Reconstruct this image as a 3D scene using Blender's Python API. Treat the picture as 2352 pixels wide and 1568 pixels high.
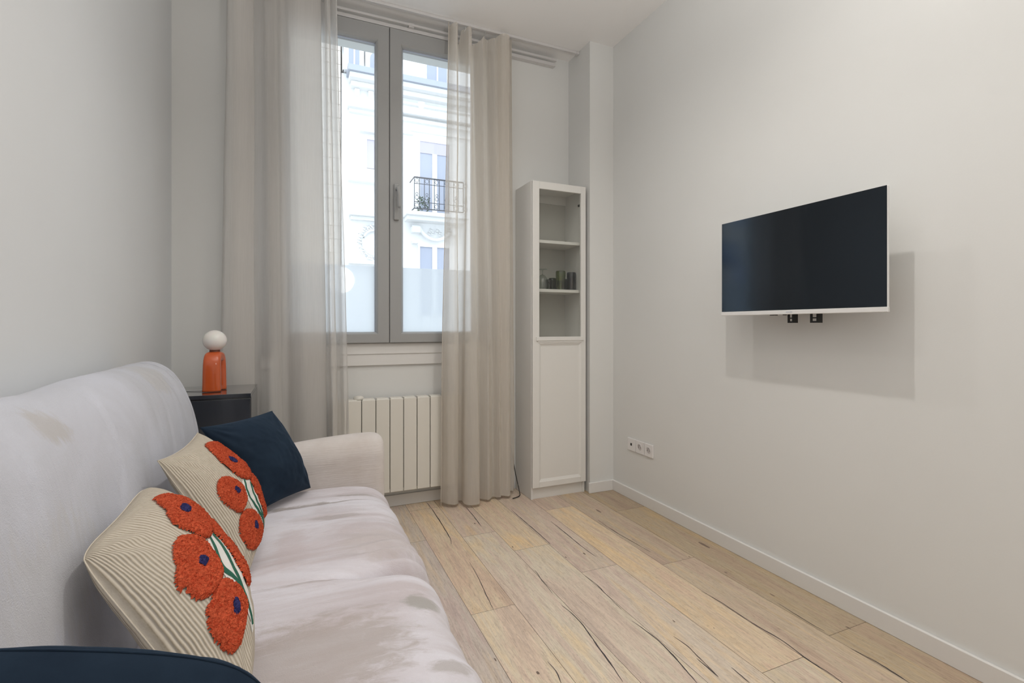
import bpy, bmesh, math, random
from mathutils import Vector, Matrix, noise
random.seed(7)
SC = bpy.context.scene
for o in list(bpy.data.objects): bpy.data.objects.remove(o)
COL = SC.collection
PI = math.pi

# ------------------------------------------------------------------ camera, world, sun, exposure
H = 1.10
cam = bpy.data.cameras.new('camera'); camo = bpy.data.objects.new('camera', cam); COL.objects.link(camo)
camo.location = (0, 0, H); camo.rotation_euler = (PI/2, 0, -math.atan2(.39785, .91745))
cam.sensor_width = 36; cam.lens = 36*1134/2352; cam.shift_y = -36/2352; cam.clip_start = .02; cam.clip_end = 200
SC.camera = camo
SC.view_settings.view_transform = 'Standard'; SC.view_settings.look = 'None'
SC.view_settings.gamma = 1; SC.view_settings.use_curve_mapping = False; SC.view_settings.exposure = 0.12
W = bpy.data.worlds.new('overcast_sky'); SC.world = W; W.use_nodes = True
W.node_tree.nodes['Background'].inputs[0].default_value = (.80, .90, 1, 1)
W.node_tree.nodes['Background'].inputs[1].default_value = 2.05
def light(name, kind, loc, energy, col=(1, 1, 1), rot=(0, 0, 0), **k):
    l = bpy.data.lights.new(name, kind); l.energy = energy; l.color = col
    for a, b in k.items(): setattr(l, a, b)
    o = bpy.data.objects.new(name, l); o.location = loc; o.rotation_euler = rot; COL.objects.link(o); return o
light('sun', 'SUN', (0, 0, 20), 1.0, (1, .97, .93), (math.radians(42), 0, math.radians(12)), angle=math.radians(20))
DOWN = [(.92, 1.02, 40, .02), (.95, 2.0, 17, .02), (.12, 1.36, 9, .02), (1.0, -1.2, 7, .08), (0.0, -1.2, 7, .08)]  # first two fit the television shadow; the other three are added fill
for x, y, e, r in DOWN:
    light('downlight_beam', 'SPOT', (x, y, 2.945), e, (1, .965, .92), (0, 0, 0), spot_size=math.radians(140), spot_blend=1.0, shadow_soft_size=r)
# added unseen fill lights, no fixture: one behind the camera, one lifting the ceiling
light('added_rear_fill', 'POINT', (.6, -1.85, 1.80), 10, (1, .985, .965), shadow_soft_size=.2)
light('added_ceiling_fill', 'SPOT', (.65, .15, 1.90), 84, (1, .985, .965), (PI, 0, 0), spot_size=math.radians(172), spot_blend=.6, shadow_soft_size=.12)

# ------------------------------------------------------------------ materials
def nt(name):
    m = bpy.data.materials.new(name); m.use_nodes = True
    t = m.node_tree; b = t.nodes['Principled BSDF']; return m, t, b
def pbr(name, col, rough=.6, metal=0, spec=.5, **k):
    m, t, b = nt(name)
    b.inputs['Base Color'].default_value = (*col, 1); b.inputs['Roughness'].default_value = rough
    b.inputs['Metallic'].default_value = metal; b.inputs['Specular IOR Level'].default_value = spec
    for a, v in k.items(): b.inputs[a.replace('_', ' ')].default_value = v
    return m
def N(t, ty, **k):
    n = t.nodes.new(ty)
    for a, v in k.items(): setattr(n, a, v)
    return n
def ramp(t, src, stops):
    r = N(t, 'ShaderNodeValToRGB'); e = r.color_ramp.elements
    e[0].position, e[0].color = stops[0][0], (*stops[0][1], 1); e[1].position, e[1].color = stops[-1][0], (*stops[-1][1], 1)
    for p, c in stops[1:-1]:
        x = e.new(p); x.color = (*c, 1)
    t.links.new(src, r.inputs[0]); return r.outputs[0]
def coords(t, scale=(1, 1, 1), kind='Object'):
    tc = N(t, 'ShaderNodeTexCoord'); mp = N(t, 'ShaderNodeMapping'); mp.inputs['Scale'].default_value = scale
    t.links.new(tc.outputs[kind], mp.inputs[0]); return mp.outputs[0]
def noi(t, vec, scale, detail=4, rough=.5, dist=0):
    n = N(t, 'ShaderNodeTexNoise'); n.inputs['Scale'].default_value = scale; n.inputs['Detail'].default_value = detail
    n.inputs['Roughness'].default_value = rough; n.inputs['Distortion'].default_value = dist
    if vec is not None: t.links.new(vec, n.inputs['Vector'])
    return n.outputs['Fac']
def bump(t, b, h, strength=.2, dist=.01):
    bp = N(t, 'ShaderNodeBump'); bp.inputs['Strength'].default_value = strength; bp.inputs['Distance'].default_value = dist
    t.links.new(h, bp.inputs['Height']); t.links.new(bp.outputs[0], b.inputs['Normal']); return bp

def paint(name, col, rough=.75):
    m, t, b = nt(name); b.inputs['Roughness'].default_value = rough; b.inputs['Specular IOR Level'].default_value = .3
    v = coords(t); n = noi(t, v, 1.6, 3)
    c = ramp(t, n, [(.3, tuple(x*.985 for x in col)), (.7, tuple(min(1, x*1.01) for x in col))])
    t.links.new(c, b.inputs['Base Color']); bump(t, b, noi(t, v, 160, 2), .06, .002); return m
M_wall = paint('wall_paint', (.775, .775, .755)); M_wallL = paint('left_wall_paint', (.77, .785, .795))
M_ceil = paint('ceiling_paint', (.93, .915, .90)); M_white = paint('white_trim_paint', (.80, .785, .76), .45)
M_pvc = pbr('window_pvc_backlit', (.37, .37, .365), .32); M_gasket = pbr('gasket_dark', (.05, .05, .055), .6)  # white frame's backlit shade is put into this grey base colour
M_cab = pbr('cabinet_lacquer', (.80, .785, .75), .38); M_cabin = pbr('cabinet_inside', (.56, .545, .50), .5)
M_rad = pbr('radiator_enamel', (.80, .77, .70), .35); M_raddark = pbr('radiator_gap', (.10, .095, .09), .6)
M_black = pbr('black_metal', (.012, .012, .012), .4); M_chrome = pbr('chrome', (.7, .7, .7), .2, 1)
M_socket = pbr('socket_plastic', (.82, .80, .79), .3); M_hole = pbr('socket_hole', (.01, .01, .01), .6)
M_bezel = pbr('tv_white_bezel', (.80, .79, .77), .3); M_screen = pbr('tv_screen', (.005, .0055, .0065), .10, 0, .8); M_screen.node_tree.nodes['Principled BSDF'].inputs['Specular Tint'].default_value = (.66, .82, 1, 1)
M_navybox = pbr('dark_lacquer', (.014, .018, .026), .24, 0, .8, Coat_Weight=1.0, Coat_Roughness=.09); M_orange = pbr('orange_ceramic', (.62, .10, .015), .12, 0, .6, Coat_Weight=.6, Coat_Roughness=.04)
M_globe = pbr('opal_globe', (.86, .83, .80), .25, 0, .5, Subsurface_Weight=.3)
M_cord = pbr('cable_grey', (.6, .6, .6), .5); M_cordk = pbr('cable_black', (.03, .028, .026), .5)
M_rod = pbr('rail_grey_white', (.68, .66, .65), .35); M_sub = pbr('floor_gap', (.055, .035, .022), .8)
M_crack = pbr('wood_crack', (.060, .050, .052), .7); M_knot = pbr('wood_knot', (.20, .145, .11), .6)

def glass_like(name, tint, gloss=.08, trans_mix=None):
    m, t, b = nt(name); t.nodes.remove(b); out = t.nodes['Material Output']
    tr = N(t, 'ShaderNodeBsdfTransparent'); tr.inputs[0].default_value = (*tint, 1)
    gl = N(t, 'ShaderNodeBsdfGlossy'); gl.inputs['Roughness'].default_value = .02
    mx = N(t, 'ShaderNodeMixShader'); mx.inputs[0].default_value = gloss
    t.links.new(tr.outputs[0], mx.inputs[1]); t.links.new(gl.outputs[0], mx.inputs[2]); t.links.new(mx.outputs[0], out.inputs[0]); return m
M_glass = glass_like('window_glass', (.97, .985, .99), .05); M_cabglass = glass_like('cabinet_glass', (.955, .96, .95), .04)
M_clear = glass_like('drinking_glass_clear', (.80, .83, .80), .12); M_green = glass_like('drinking_glass_green', (.42, .50, .22), .12)
M_smoke = glass_like('drinking_glass_smoke', (.20, .22, .29), .12); M_darkg = glass_like('drinking_glass_dark', (.13, .2, .1), .1)

def film():
    m, t, b = nt('frosted_film'); t.nodes.remove(b); out = t.nodes['Material Output']
    d = N(t, 'ShaderNodeBsdfTranslucent'); d.inputs[0].default_value = (.80, .82, .84, 1)
    tr = N(t, 'ShaderNodeBsdfRefraction'); tr.inputs['Roughness'].default_value = .45; tr.inputs['IOR'].default_value = 1.02; tr.inputs[0].default_value = (.94, .95, .96, 1)
    mx = N(t, 'ShaderNodeMixShader'); mx.inputs[0].default_value = .4
    t.links.new(d.outputs[0], mx.inputs[1]); t.links.new(tr.outputs[0], mx.inputs[2]); t.links.new(mx.outputs[0], out.inputs[0]); return m
M_film = film()
def sheer(name, col, through, back):
    m, t, b = nt(name); t.nodes.remove(b); out = t.nodes['Material Output']; w = noi(t, coords(t, (40, 40, 1.2)), 6, 3)
    c = ramp(t, w, [(.3, tuple(x*.92 for x in col)), (.7, col)])
    df = N(t, 'ShaderNodeBsdfDiffuse'); tl = N(t, 'ShaderNodeBsdfTranslucent')
    t.links.new(c, df.inputs[0]); tl.inputs[0].default_value = back+(1,)
    m1 = N(t, 'ShaderNodeMixShader'); m1.inputs[0].default_value = .34
    t.links.new(df.outputs[0], m1.inputs[1]); t.links.new(tl.outputs[0], m1.inputs[2])
    tr = N(t, 'ShaderNodeBsdfTransparent'); lw = N(t, 'ShaderNodeLayerWeight'); lw.inputs[0].default_value = .35
    f = N(t, 'ShaderNodeMath', operation='MULTIPLY_ADD'); t.links.new(lw.outputs['Facing'], f.inputs[0]); f.inputs[1].default_value = -.45; f.inputs[2].default_value = through
    f.use_clamp = True
    m2 = N(t, 'ShaderNodeMixShader'); t.links.new(f.outputs[0], m2.inputs[0]); t.links.new(m1.outputs[0], m2.inputs[1]); t.links.new(tr.outputs[0], m2.inputs[2])
    t.links.new(m2.outputs[0], out.inputs[0]); return m
M_curtL = sheer('sheer_linen_left', (.90, .865, .82), .44, (.78, .78, .78)); M_curtR = sheer('sheer_linen_right', (.88, .82, .74), .34, (.80, .76, .70))
M_hem = pbr('curtain_hem_shadow', (.42, .36, .29), .8)  # hem coloured dark to carry the shadow line along the floor

def velvet(name, c1, c2, scale=3.0, stretch=(1, 1, 1), spots=(), fine=.12, sheen=.3, crease=None):
    m, t, b = nt(name); b.inputs['Roughness'].default_value = .85; b.inputs['Specular IOR Level'].default_value = .15
    b.inputs['Sheen Weight'].default_value = sheen; b.inputs['Sheen Roughness'].default_value = .4
    v = coords(t, stretch); a = noi(t, v, scale, 6, .6, .8)
    c = ramp(t, a, [(.36, c1), (.58, c2)])
    tc = N(t, 'ShaderNodeTexCoord')
    for (p, r, col, amt) in spots:       # pile smudges, nap sheen and crease shade painted into the colour, own outlines
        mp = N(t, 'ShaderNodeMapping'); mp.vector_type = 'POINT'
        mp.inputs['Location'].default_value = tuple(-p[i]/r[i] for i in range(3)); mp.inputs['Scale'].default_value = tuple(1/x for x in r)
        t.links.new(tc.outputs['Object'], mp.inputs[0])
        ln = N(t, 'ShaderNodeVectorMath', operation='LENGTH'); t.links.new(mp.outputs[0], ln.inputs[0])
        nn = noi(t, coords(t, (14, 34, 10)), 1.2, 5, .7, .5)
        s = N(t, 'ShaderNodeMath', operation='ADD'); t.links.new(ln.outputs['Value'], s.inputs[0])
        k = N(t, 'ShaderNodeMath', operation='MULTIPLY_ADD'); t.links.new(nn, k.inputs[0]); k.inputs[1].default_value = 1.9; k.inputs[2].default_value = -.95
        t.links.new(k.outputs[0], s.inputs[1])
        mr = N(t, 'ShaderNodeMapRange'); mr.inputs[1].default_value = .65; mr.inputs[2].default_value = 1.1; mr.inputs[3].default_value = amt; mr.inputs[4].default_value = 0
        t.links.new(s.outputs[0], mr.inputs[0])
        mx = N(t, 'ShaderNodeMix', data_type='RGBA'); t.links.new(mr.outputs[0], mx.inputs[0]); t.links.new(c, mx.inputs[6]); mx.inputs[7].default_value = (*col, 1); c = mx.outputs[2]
    t.links.new(c, b.inputs['Base Color'])
    fn = noi(t, coords(t), 420, 3, .7)
    if crease:      # small soft creases in the loose cover
        cr = noi(t, coords(t, crease), 1.0, 5, .62, 1.1); ml = N(t, 'ShaderNodeMath', operation='MULTIPLY_ADD'); t.links.new(cr, ml.inputs[0]); ml.inputs[1].default_value = 5.0; t.links.new(fn, ml.inputs[2]); fn = ml.outputs[0]
    bump(t, b, fn, fine if not crease else .55, .003); return m
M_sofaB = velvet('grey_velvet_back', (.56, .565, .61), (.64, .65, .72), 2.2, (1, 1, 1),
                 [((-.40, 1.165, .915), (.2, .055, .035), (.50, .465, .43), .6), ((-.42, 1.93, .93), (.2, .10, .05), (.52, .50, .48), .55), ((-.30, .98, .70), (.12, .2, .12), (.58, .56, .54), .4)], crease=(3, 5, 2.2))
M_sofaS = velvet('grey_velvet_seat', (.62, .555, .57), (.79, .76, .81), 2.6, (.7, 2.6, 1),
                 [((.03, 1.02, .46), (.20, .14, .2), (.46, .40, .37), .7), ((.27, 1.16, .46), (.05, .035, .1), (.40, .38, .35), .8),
                  ((.06, 1.90, .46), (.17, .018, .1), (.36, .32, .30), .8), ((.20, 1.96, .46), (.08, .014, .1), (.38, .34, .32), .7), ((.12, 1.74, .46), (.09, .012, .1), (.42, .38, .37), .6),  # thin streaks: shade of the seat folds painted in
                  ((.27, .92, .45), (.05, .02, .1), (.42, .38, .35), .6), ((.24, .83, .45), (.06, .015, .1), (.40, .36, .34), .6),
                  ((.22, 1.50, .46), (.12, .10, .1), (.56, .50, .48), .5), ((.29, 1.345, .45), (.07, .012, .1), (.36, .32, .30), .8), ((-.02, 1.56, .46), (.05, .14, .1), (.60, .52, .53), .5), ((.1, 1.33, .46), (.2, .010, .1), (.52, .46, .45), .6)], crease=(3.2, 15, 4))  # streaks along the gap between the seat cushions are painted crease shade
def armmat():
    m, t, b = nt('grey_chenille_arm'); b.inputs['Roughness'].default_value = .9; b.inputs['Specular IOR Level'].default_value = .15; b.inputs['Sheen Weight'].default_value = .15
    a = noi(t, coords(t, (1, 1, 1)), 5, 5, .6); c = ramp(t, a, [(.35, (.60, .54, .50)), (.62, (.68, .63, .60))]); t.links.new(c, b.inputs['Base Color'])
    w = noi(t, coords(t, (12, 12, 240)), 1.2, 2); bump(t, b, w, .35, .004); return m
M_sofaA = armmat()
M_navy = velvet('navy_velvet', (.009, .018, .033), (.015, .028, .048), 4, (1, 1, 1), (), .1, .13)
M_navy.node_tree.nodes['Principled BSDF'].inputs['Sheen Tint'].default_value = (.25, .42, .65, 1)
def corduroy():
    m, t, b = nt('cream_corduroy'); b.inputs['Roughness'].default_value = .92; b.inputs['Specular IOR Level'].default_value = .1
    uv = N(t, 'ShaderNodeUVMap'); sx = N(t, 'ShaderNodeSeparateXYZ'); t.links.new(uv.outputs[0], sx.inputs[0])
    nn = noi(t, coords(t), 14, 3); ad = N(t, 'ShaderNodeMath', operation='MULTIPLY_ADD'); t.links.new(nn, ad.inputs[0]); ad.inputs[1].default_value = .004; t.links.new(sx.outputs[0], ad.inputs[2])
    mu = N(t, 'ShaderNodeMath', operation='MULTIPLY'); t.links.new(ad.outputs[0], mu.inputs[0]); mu.inputs[1].default_value = 2*PI*60
    si = N(t, 'ShaderNodeMath', operation='SINE'); t.links.new(mu.outputs[0], si.inputs[0])
    fz = noi(t, coords(t), 90, 4, .7)
    s2 = N(t, 'ShaderNodeMath', operation='MULTIPLY_ADD'); t.links.new(si.outputs[0], s2.inputs[0]); s2.inputs[1].default_value = .42; s2.inputs[2].default_value = .5
    s3 = N(t, 'ShaderNodeMath', operation='MULTIPLY_ADD'); t.links.new(fz, s3.inputs[0]); s3.inputs[1].default_value = .5; s3.inputs[2].default_value = -.25
    s4 = N(t, 'ShaderNodeMath', operation='ADD'); t.links.new(s2.outputs[0], s4.inputs[0]); t.links.new(s3.outputs[0], s4.inputs[1])
    c = ramp(t, s4.outputs[0], [(.03, (.38, .32, .24)), (.24, (.50, .435, .345)), (.7, (.63, .565, .47))]); t.links.new(c, b.inputs['Base Color'])
    bump(t, b, s4.outputs[0], .55, .004); return m
M_cord_f = corduroy()
def tuft(name, c1, c2):
    m, t, b = nt(name); b.inputs['Roughness'].default_value = .95; b.inputs['Specular IOR Level'].default_value = .05
    a = noi(t, coords(t), 190, 3, .7, 1.0); c = ramp(t, a, [(.32, c1), (.6, c2)]); t.links.new(c, b.inputs['Base Color']); bump(t, b, a, 1.0, .006); return m
M_red = tuft('poppy_red_tufts', (.45, .045, .018), (.74, .135, .06)); M_blue = tuft('poppy_centre_blue', (.02, .02, .07), (.05, .05, .16))
M_stem = pbr('stem_green_thread', (.008, .10, .06), .7); M_embw = pbr('white_embroidery', (.72, .70, .66), .8)

def floor_mat():
    m, t, b = nt('oak_laminate'); b.inputs['Roughness'].default_value = .42; b.inputs['Specular IOR Level'].default_value = .35
    at = N(t, 'ShaderNodeAttribute', attribute_name='tint'); ao = N(t, 'ShaderNodeAttribute', attribute_name='seed')
    tc = N(t, 'ShaderNodeTexCoord'); va = N(t, 'ShaderNodeVectorMath', operation='ADD'); t.links.new(tc.outputs['Object'], va.inputs[0]); t.links.new(ao.outputs['Vector'], va.inputs[1])
    def mp(s):
        q = N(t, 'ShaderNodeMapping'); q.inputs['Scale'].default_value = s; t.links.new(va.outputs[0], q.inputs[0]); return q.outputs[0]
    g1 = noi(t, mp((34, 3.0, 1)), 1.6, 6, .65, 1.6); g2 = noi(t, mp((9, .9, 1)), 1.2, 4, .55, 1.6); g3 = noi(t, mp((220, 9, 1)), 1.0, 3, .6)
    c1 = ramp(t, g1, [(.28, (.80, .76, .74)), (.46, (.96, .95, .94)), (.70, (1.05, 1.05, 1.04))])
    c2 = ramp(t, g2, [(.30, (.86, .80, .83)), (.42, (1.0, .93, .94)), (.52, (1.0, 1.0, .99)), (.62, (1.06, 1.0, .90)), (.74, (1.13, 1.03, .82))])
    c3 = ramp(t, g3, [(.3, (.86, .85, .84)), (.6, (1.03, 1.03, 1.03))])
    g4 = noi(t, mp((150, 34, 1)), 1.0, 4, .7, 1.5); c4 = ramp(t, g4, [(.34, (.80, .78, .76)), (.46, (1, 1, 1)), (.66, (1.04, 1.04, 1.03))])
    cur = at.outputs['Color']
    for c in (c1, c2, c3, c4):
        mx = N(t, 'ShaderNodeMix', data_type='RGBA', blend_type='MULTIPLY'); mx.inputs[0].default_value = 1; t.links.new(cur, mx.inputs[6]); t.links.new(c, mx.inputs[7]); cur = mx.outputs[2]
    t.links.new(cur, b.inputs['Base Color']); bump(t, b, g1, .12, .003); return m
M_floor = floor_mat()
# outside
M_fac = paint('facade_stone', (.85, .845, .835)); M_facb = paint('facade_beige_stone', (.72, .66, .59)); M_zinc = pbr('zinc', (.42, .45, .52), .5)
M_wfr = pbr('outside_window_white', (.9, .9, .9), .5); M_wgl = pbr('outside_window_pane', (.38, .41, .50), .2); M_lav = pbr('blind_lavender', (.50, .47, .54), .6)
M_iron = pbr('wrought_iron', (.05, .055, .07), .5); M_plant = pbr('balcony_plant', (.07, .12, .06), .8); M_street = pbr('street_asphalt', (.35, .35, .35), .9)
M_rough = paint('outer_wall', (.75, .73, .70)); M_sign = pbr('shop_sign_blue', (.10, .17, .30), .5); M_letter = pbr('sign_letter_white', (.95, .97, 1), .5)

# ------------------------------------------------------------------ mesh helpers
def obj(name, bm, mat, parent=None, smooth=False):
    me = bpy.data.meshes.new(name); bmesh.ops.recalc_face_normals(bm, faces=bm.faces)
    bm.to_mesh(me); bm.free()
    for m in (mat if isinstance(mat, (list, tuple)) else [mat]): me.materials.append(m)
    if smooth:
        for p in me.polygons: p.use_smooth = True
    o = bpy.data.objects.new(name, me); COL.objects.link(o)
    if parent is not None:
        o.parent = parent; o.matrix_parent_inverse = Matrix.Translation(-Vector(parent.location)) if parent.rotation_euler[2] == 0 else parent.matrix_basis.inverted()
    return o
def thing(name, label, cat, loc=(0, 0, 0), group=None):
    o = bpy.data.objects.new(name, None); COL.objects.link(o); o.location = loc; o.empty_display_size = .05
    o['label'] = label; o['category'] = cat
    if group: o['group'] = group
    return o
def tag(o, label, cat, group=None, kind=None):
    o['label'] = label; o['category'] = cat
    if group: o['group'] = group
    if kind: o['kind'] = kind
    return o
def struct(o, label, cat='wall'):
    o['kind'] = 'structure'; o['label'] = label; o['category'] = cat; return o
def box(bm, x0, x1, y0, y1, z0, z1, bev=0, seg=2, mi=0):
    vs = [bm.verts.new(p) for p in ((x0, y0, z0), (x1, y0, z0), (x1, y1, z0), (x0, y1, z0), (x0, y0, z1), (x1, y0, z1), (x1, y1, z1), (x0, y1, z1))]
    fs = [bm.faces.new([vs[i] for i in f]) for f in ((3, 2, 1, 0), (4, 5, 6, 7), (0, 1, 5, 4), (1, 2, 6, 5), (2, 3, 7, 6), (3, 0, 4, 7))]
    for f in fs: f.material_index = mi
    if bev:
        es = set(e for f in fs for e in f.edges)
        r = bmesh.ops.bevel(bm, geom=list(es), offset=bev, segments=seg, profile=.5, affect='EDGES')
        for f in r['faces']: f.material_index = mi
def boxes(name, L, mat, parent=None, bev=0):
    bm = bmesh.new()
    for b in L: box(bm, *b, bev=bev)
    return obj(name, bm, mat, parent)
def lathe(bm, prof, cx, cy, n=32, closed=False):
    rings = []
    for r, z in prof:
        rings.append([bm.verts.new((cx+max(r, 1e-5)*math.cos(2*PI*i/n), cy+max(r, 1e-5)*math.sin(2*PI*i/n), z)) for i in range(n)])
    for a, b in zip(rings, rings[1:]):
        for i in range(n): bm.faces.new((a[i], a[(i+1) % n], b[(i+1) % n], b[i]))
    if closed:
        bm.faces.new(rings[0][::-1]); bm.faces.new(rings[-1])
def tube(bm, pts, r, n=8, cap=True):
    P = [Vector(p) for p in pts]; rings = []
    for i, p in enumerate(P):
        d = (P[min(i+1, len(P)-1)]-P[max(i-1, 0)]).normalized(); a = Vector((0, 0, 1)) if abs(d.z) < .9 else Vector((1, 0, 0))
        u = d.cross(a).normalized(); v = d.cross(u)
        rr = r[i] if isinstance(r, (list, tuple)) else r
        rings.append([bm.verts.new(p+rr*(math.cos(2*PI*k/n)*u+math.sin(2*PI*k/n)*v)) for k in range(n)])
    for a, b in zip(rings, rings[1:]):
        for i in range(n): bm.faces.new((a[i], a[(i+1) % n], b[(i+1) % n], b[i]))
    if cap: bm.faces.new(rings[0][::-1]); bm.faces.new(rings[-1])
def catmull(P, n=8, closed=False):
    out = []; m = len(P)
    rng = range(m if closed else m-1)
    for i in rng:
        if closed: p0, p1, p2, p3 = P[(i-1) % m], P[i], P[(i+1) % m], P[(i+2) % m]
        else: p0, p1, p2, p3 = P[max(i-1, 0)], P[i], P[i+1], P[min(i+2, m-1)]
        for k in range(n):
            t = k/n
            out.append(tuple(.5*((2*b)+(-a+c)*t+(2*a-5*b+4*c-d)*t*t+(-a+3*b-3*c+d)*t**3) for a, b, c, d in zip(p0, p1, p2, p3)))
    if not closed: out.append(tuple(P[-1]))
    return out
def grid(bm, rows, uvs=None, wrap=False):
    V = [[bm.verts.new(p) for p in r] for r in rows]; uvl = bm.loops.layers.uv.verify() if uvs else None
    for i in range(len(V)-1):
        for j in range(len(V[0])-(0 if wrap else 1)):
            jn = (j+1) % len(V[0])
            f = bm.faces.new((V[i][j], V[i][jn], V[i+1][jn], V[i+1][j]))
            if uvs:
                for l, (a, b) in zip(f.loops, ((i, j), (i, jn), (i+1, jn), (i+1, j))): l[uvl].uv = uvs[a][b]
    return V
def nz(x, y, z, s=1): return noise.noise(Vector((x*s, y*s, z*s)))
def fbm(x, y, z, s=1, o=3): return noise.fractal(Vector((x*s, y*s, z*s)), .8, 2.1, o)
def sm(a, b, x):
    t = max(0, min(1, (x-a)/(b-a))); return t*t*(3-2*t)

# ------------------------------------------------------------------ room shell
XL, XR, YB, YF, ZC = -.603, 1.948, 3.06, -2.3, 2.975
XP, YP = 1.765, 2.78          # pier in the far right corner
WX0, WX1, WZ0, WZ1 = -.175, 1.185, .93, 2.925   # window opening
struct(boxes('wall_left', [(XL-.15, XL, YF-.15, YB+.25, -.02, ZC+.15)], M_wallL), 'plain off-white left wall behind the sofa')
struct(boxes('wall_right', [(XR, XR+.15, YF-.15, YB+.25, -.02, ZC+.15)], M_wall), 'plain warm white right wall carrying the television')
struct(boxes('wall_near', [(XL, XR, YF-.15, YF, -.02, ZC+.15)], M_wall), 'white wall behind the viewer')
struct(boxes('wall_far', [(XL, WX0, YB, YB+.25, -.02, ZC+.15), (WX1, XR, YB, YB+.25, -.02, ZC+.15), (WX0, WX1, YB, YB+.25, -.02, WZ0), (WX0, WX1, YB, YB+.25, WZ1, ZC+.15)], M_wall), 'white far wall around the window')
struct(boxes('wall_pier', [(XP, XR, YP, YB, -.02, ZC)], M_wall), 'white pier projecting in the far right corner')
struct(boxes('ceiling', [(XL, XR, YF, YB, ZC, ZC+.15)], M_ceil), 'white painted ceiling', 'ceiling')
bb = .068
def bboard(name, L, lab):
    bm = bmesh.new()
    for b in L: box(bm, *b, bev=.0025)
    struct(obj(name, bm, M_white), lab, 'baseboard')
bboard('baseboard_right', [(XR-.013, XR, YF, YP-.013, 0, bb)], 'white baseboard along the right wall')
bboard('baseboard_pier', [(XP-.012, XR, YP-.013, YP, 0, bb)], 'short white baseboard on the corner pier')
bboard('baseboard_far', [(XL, 1.34, YB-.013, YB, 0, bb)], 'white baseboard under the radiator')
bboard('baseboard_left', [(XL, XL+.013, YF, YB-.013, 0, bb)], 'white baseboard behind the sofa')

# floor: laminate boards, joints where the photo has them
edges = [-.72+.0, -.53, -.34, -.15, .04, .23, .415, .605, .785, .970, 1.160, 1.350, 1.540, 1.730, 2.1]
joints = {6: [2.50, 1.25, .0], 7: [1.786, .55, 2.93], 8: [2.46, 1.20, -.05], 9: [2.21, .93], 10: [1.897, .62], 11: [2.62, 1.12, -.1], 12: [1.81, .55], 13: [2.44, 1.16], 14: [1.6, .4]}
pal = [(.56, .46, .345), (.50, .435, .355), (.58, .49, .385), (.54, .46, .36), (.47, .40, .33), (.60, .475, .335)]
fixed = {(6, 0): (.42, .36, .31), (6, 1): (.42, .37, .35), (7, 0): (.55, .43, .29), (7, 1): (.60, .51, .38), (7, 2): (.58, .50, .44), (8, 0): (.50, .40, .32), (8, 1): (.55, .485, .385), (9, 0): (.57, .45, .305), (9, 1): (.54, .475, .375), (10, 0): (.47, .385, .31), (10, 1): (.52, .44, .36),
         (11, 0): (.47, .39, .31), (11, 1): (.60, .48, .335), (11, 2): (.52, .46, .36), (12, 0): (.45, .375, .295), (12, 1): (.52, .435, .34), (13, 0): (.43, .36, .285), (13, 1): (.50, .425, .33), (14, 0): (.44, .37, .29)}
bm = bmesh.new(); tl = bm.loops.layers.float_color.new('tint'); sl = bm.loops.layers.float_color.new('seed')
g = .0007
for i in range(len(edges)-1):
    js = sorted([YB+.02]+joints.get(i, [2.0-.37*(i % 4), .7-.37*(i % 3)])+[YF], reverse=True); js = [j for j in js if j >= YF]
    for k in range(len(js)-1):
        y1, y0 = js[k], js[k+1]; x0, x1 = max(edges[i], XL)+g, min(edges[i+1], XR)-g
        kk = k if js[0] <= YB+.03 else k
        if i == 7: kk = k-1 if k > 0 else 0
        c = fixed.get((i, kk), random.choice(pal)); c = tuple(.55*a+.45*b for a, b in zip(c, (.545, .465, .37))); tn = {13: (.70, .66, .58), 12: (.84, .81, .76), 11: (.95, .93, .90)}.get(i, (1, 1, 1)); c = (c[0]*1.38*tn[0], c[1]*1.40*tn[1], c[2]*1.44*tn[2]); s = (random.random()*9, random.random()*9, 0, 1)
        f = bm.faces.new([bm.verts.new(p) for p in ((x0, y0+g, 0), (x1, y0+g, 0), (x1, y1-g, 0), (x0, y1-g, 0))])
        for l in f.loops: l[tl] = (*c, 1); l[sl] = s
def flat(pts, mi, z):
    f = bm.faces.new([bm.verts.new((x, y, z)) for x, y in pts]); f.material_index = mi
    for l in f.loops: l[tl] = (.1, .1, .1, 1); l[sl] = (0, 0, 0, 1)
flat([(XL, YF), (XR, YF), (XR, YB), (XL, YB)], 1, -.0015)
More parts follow.
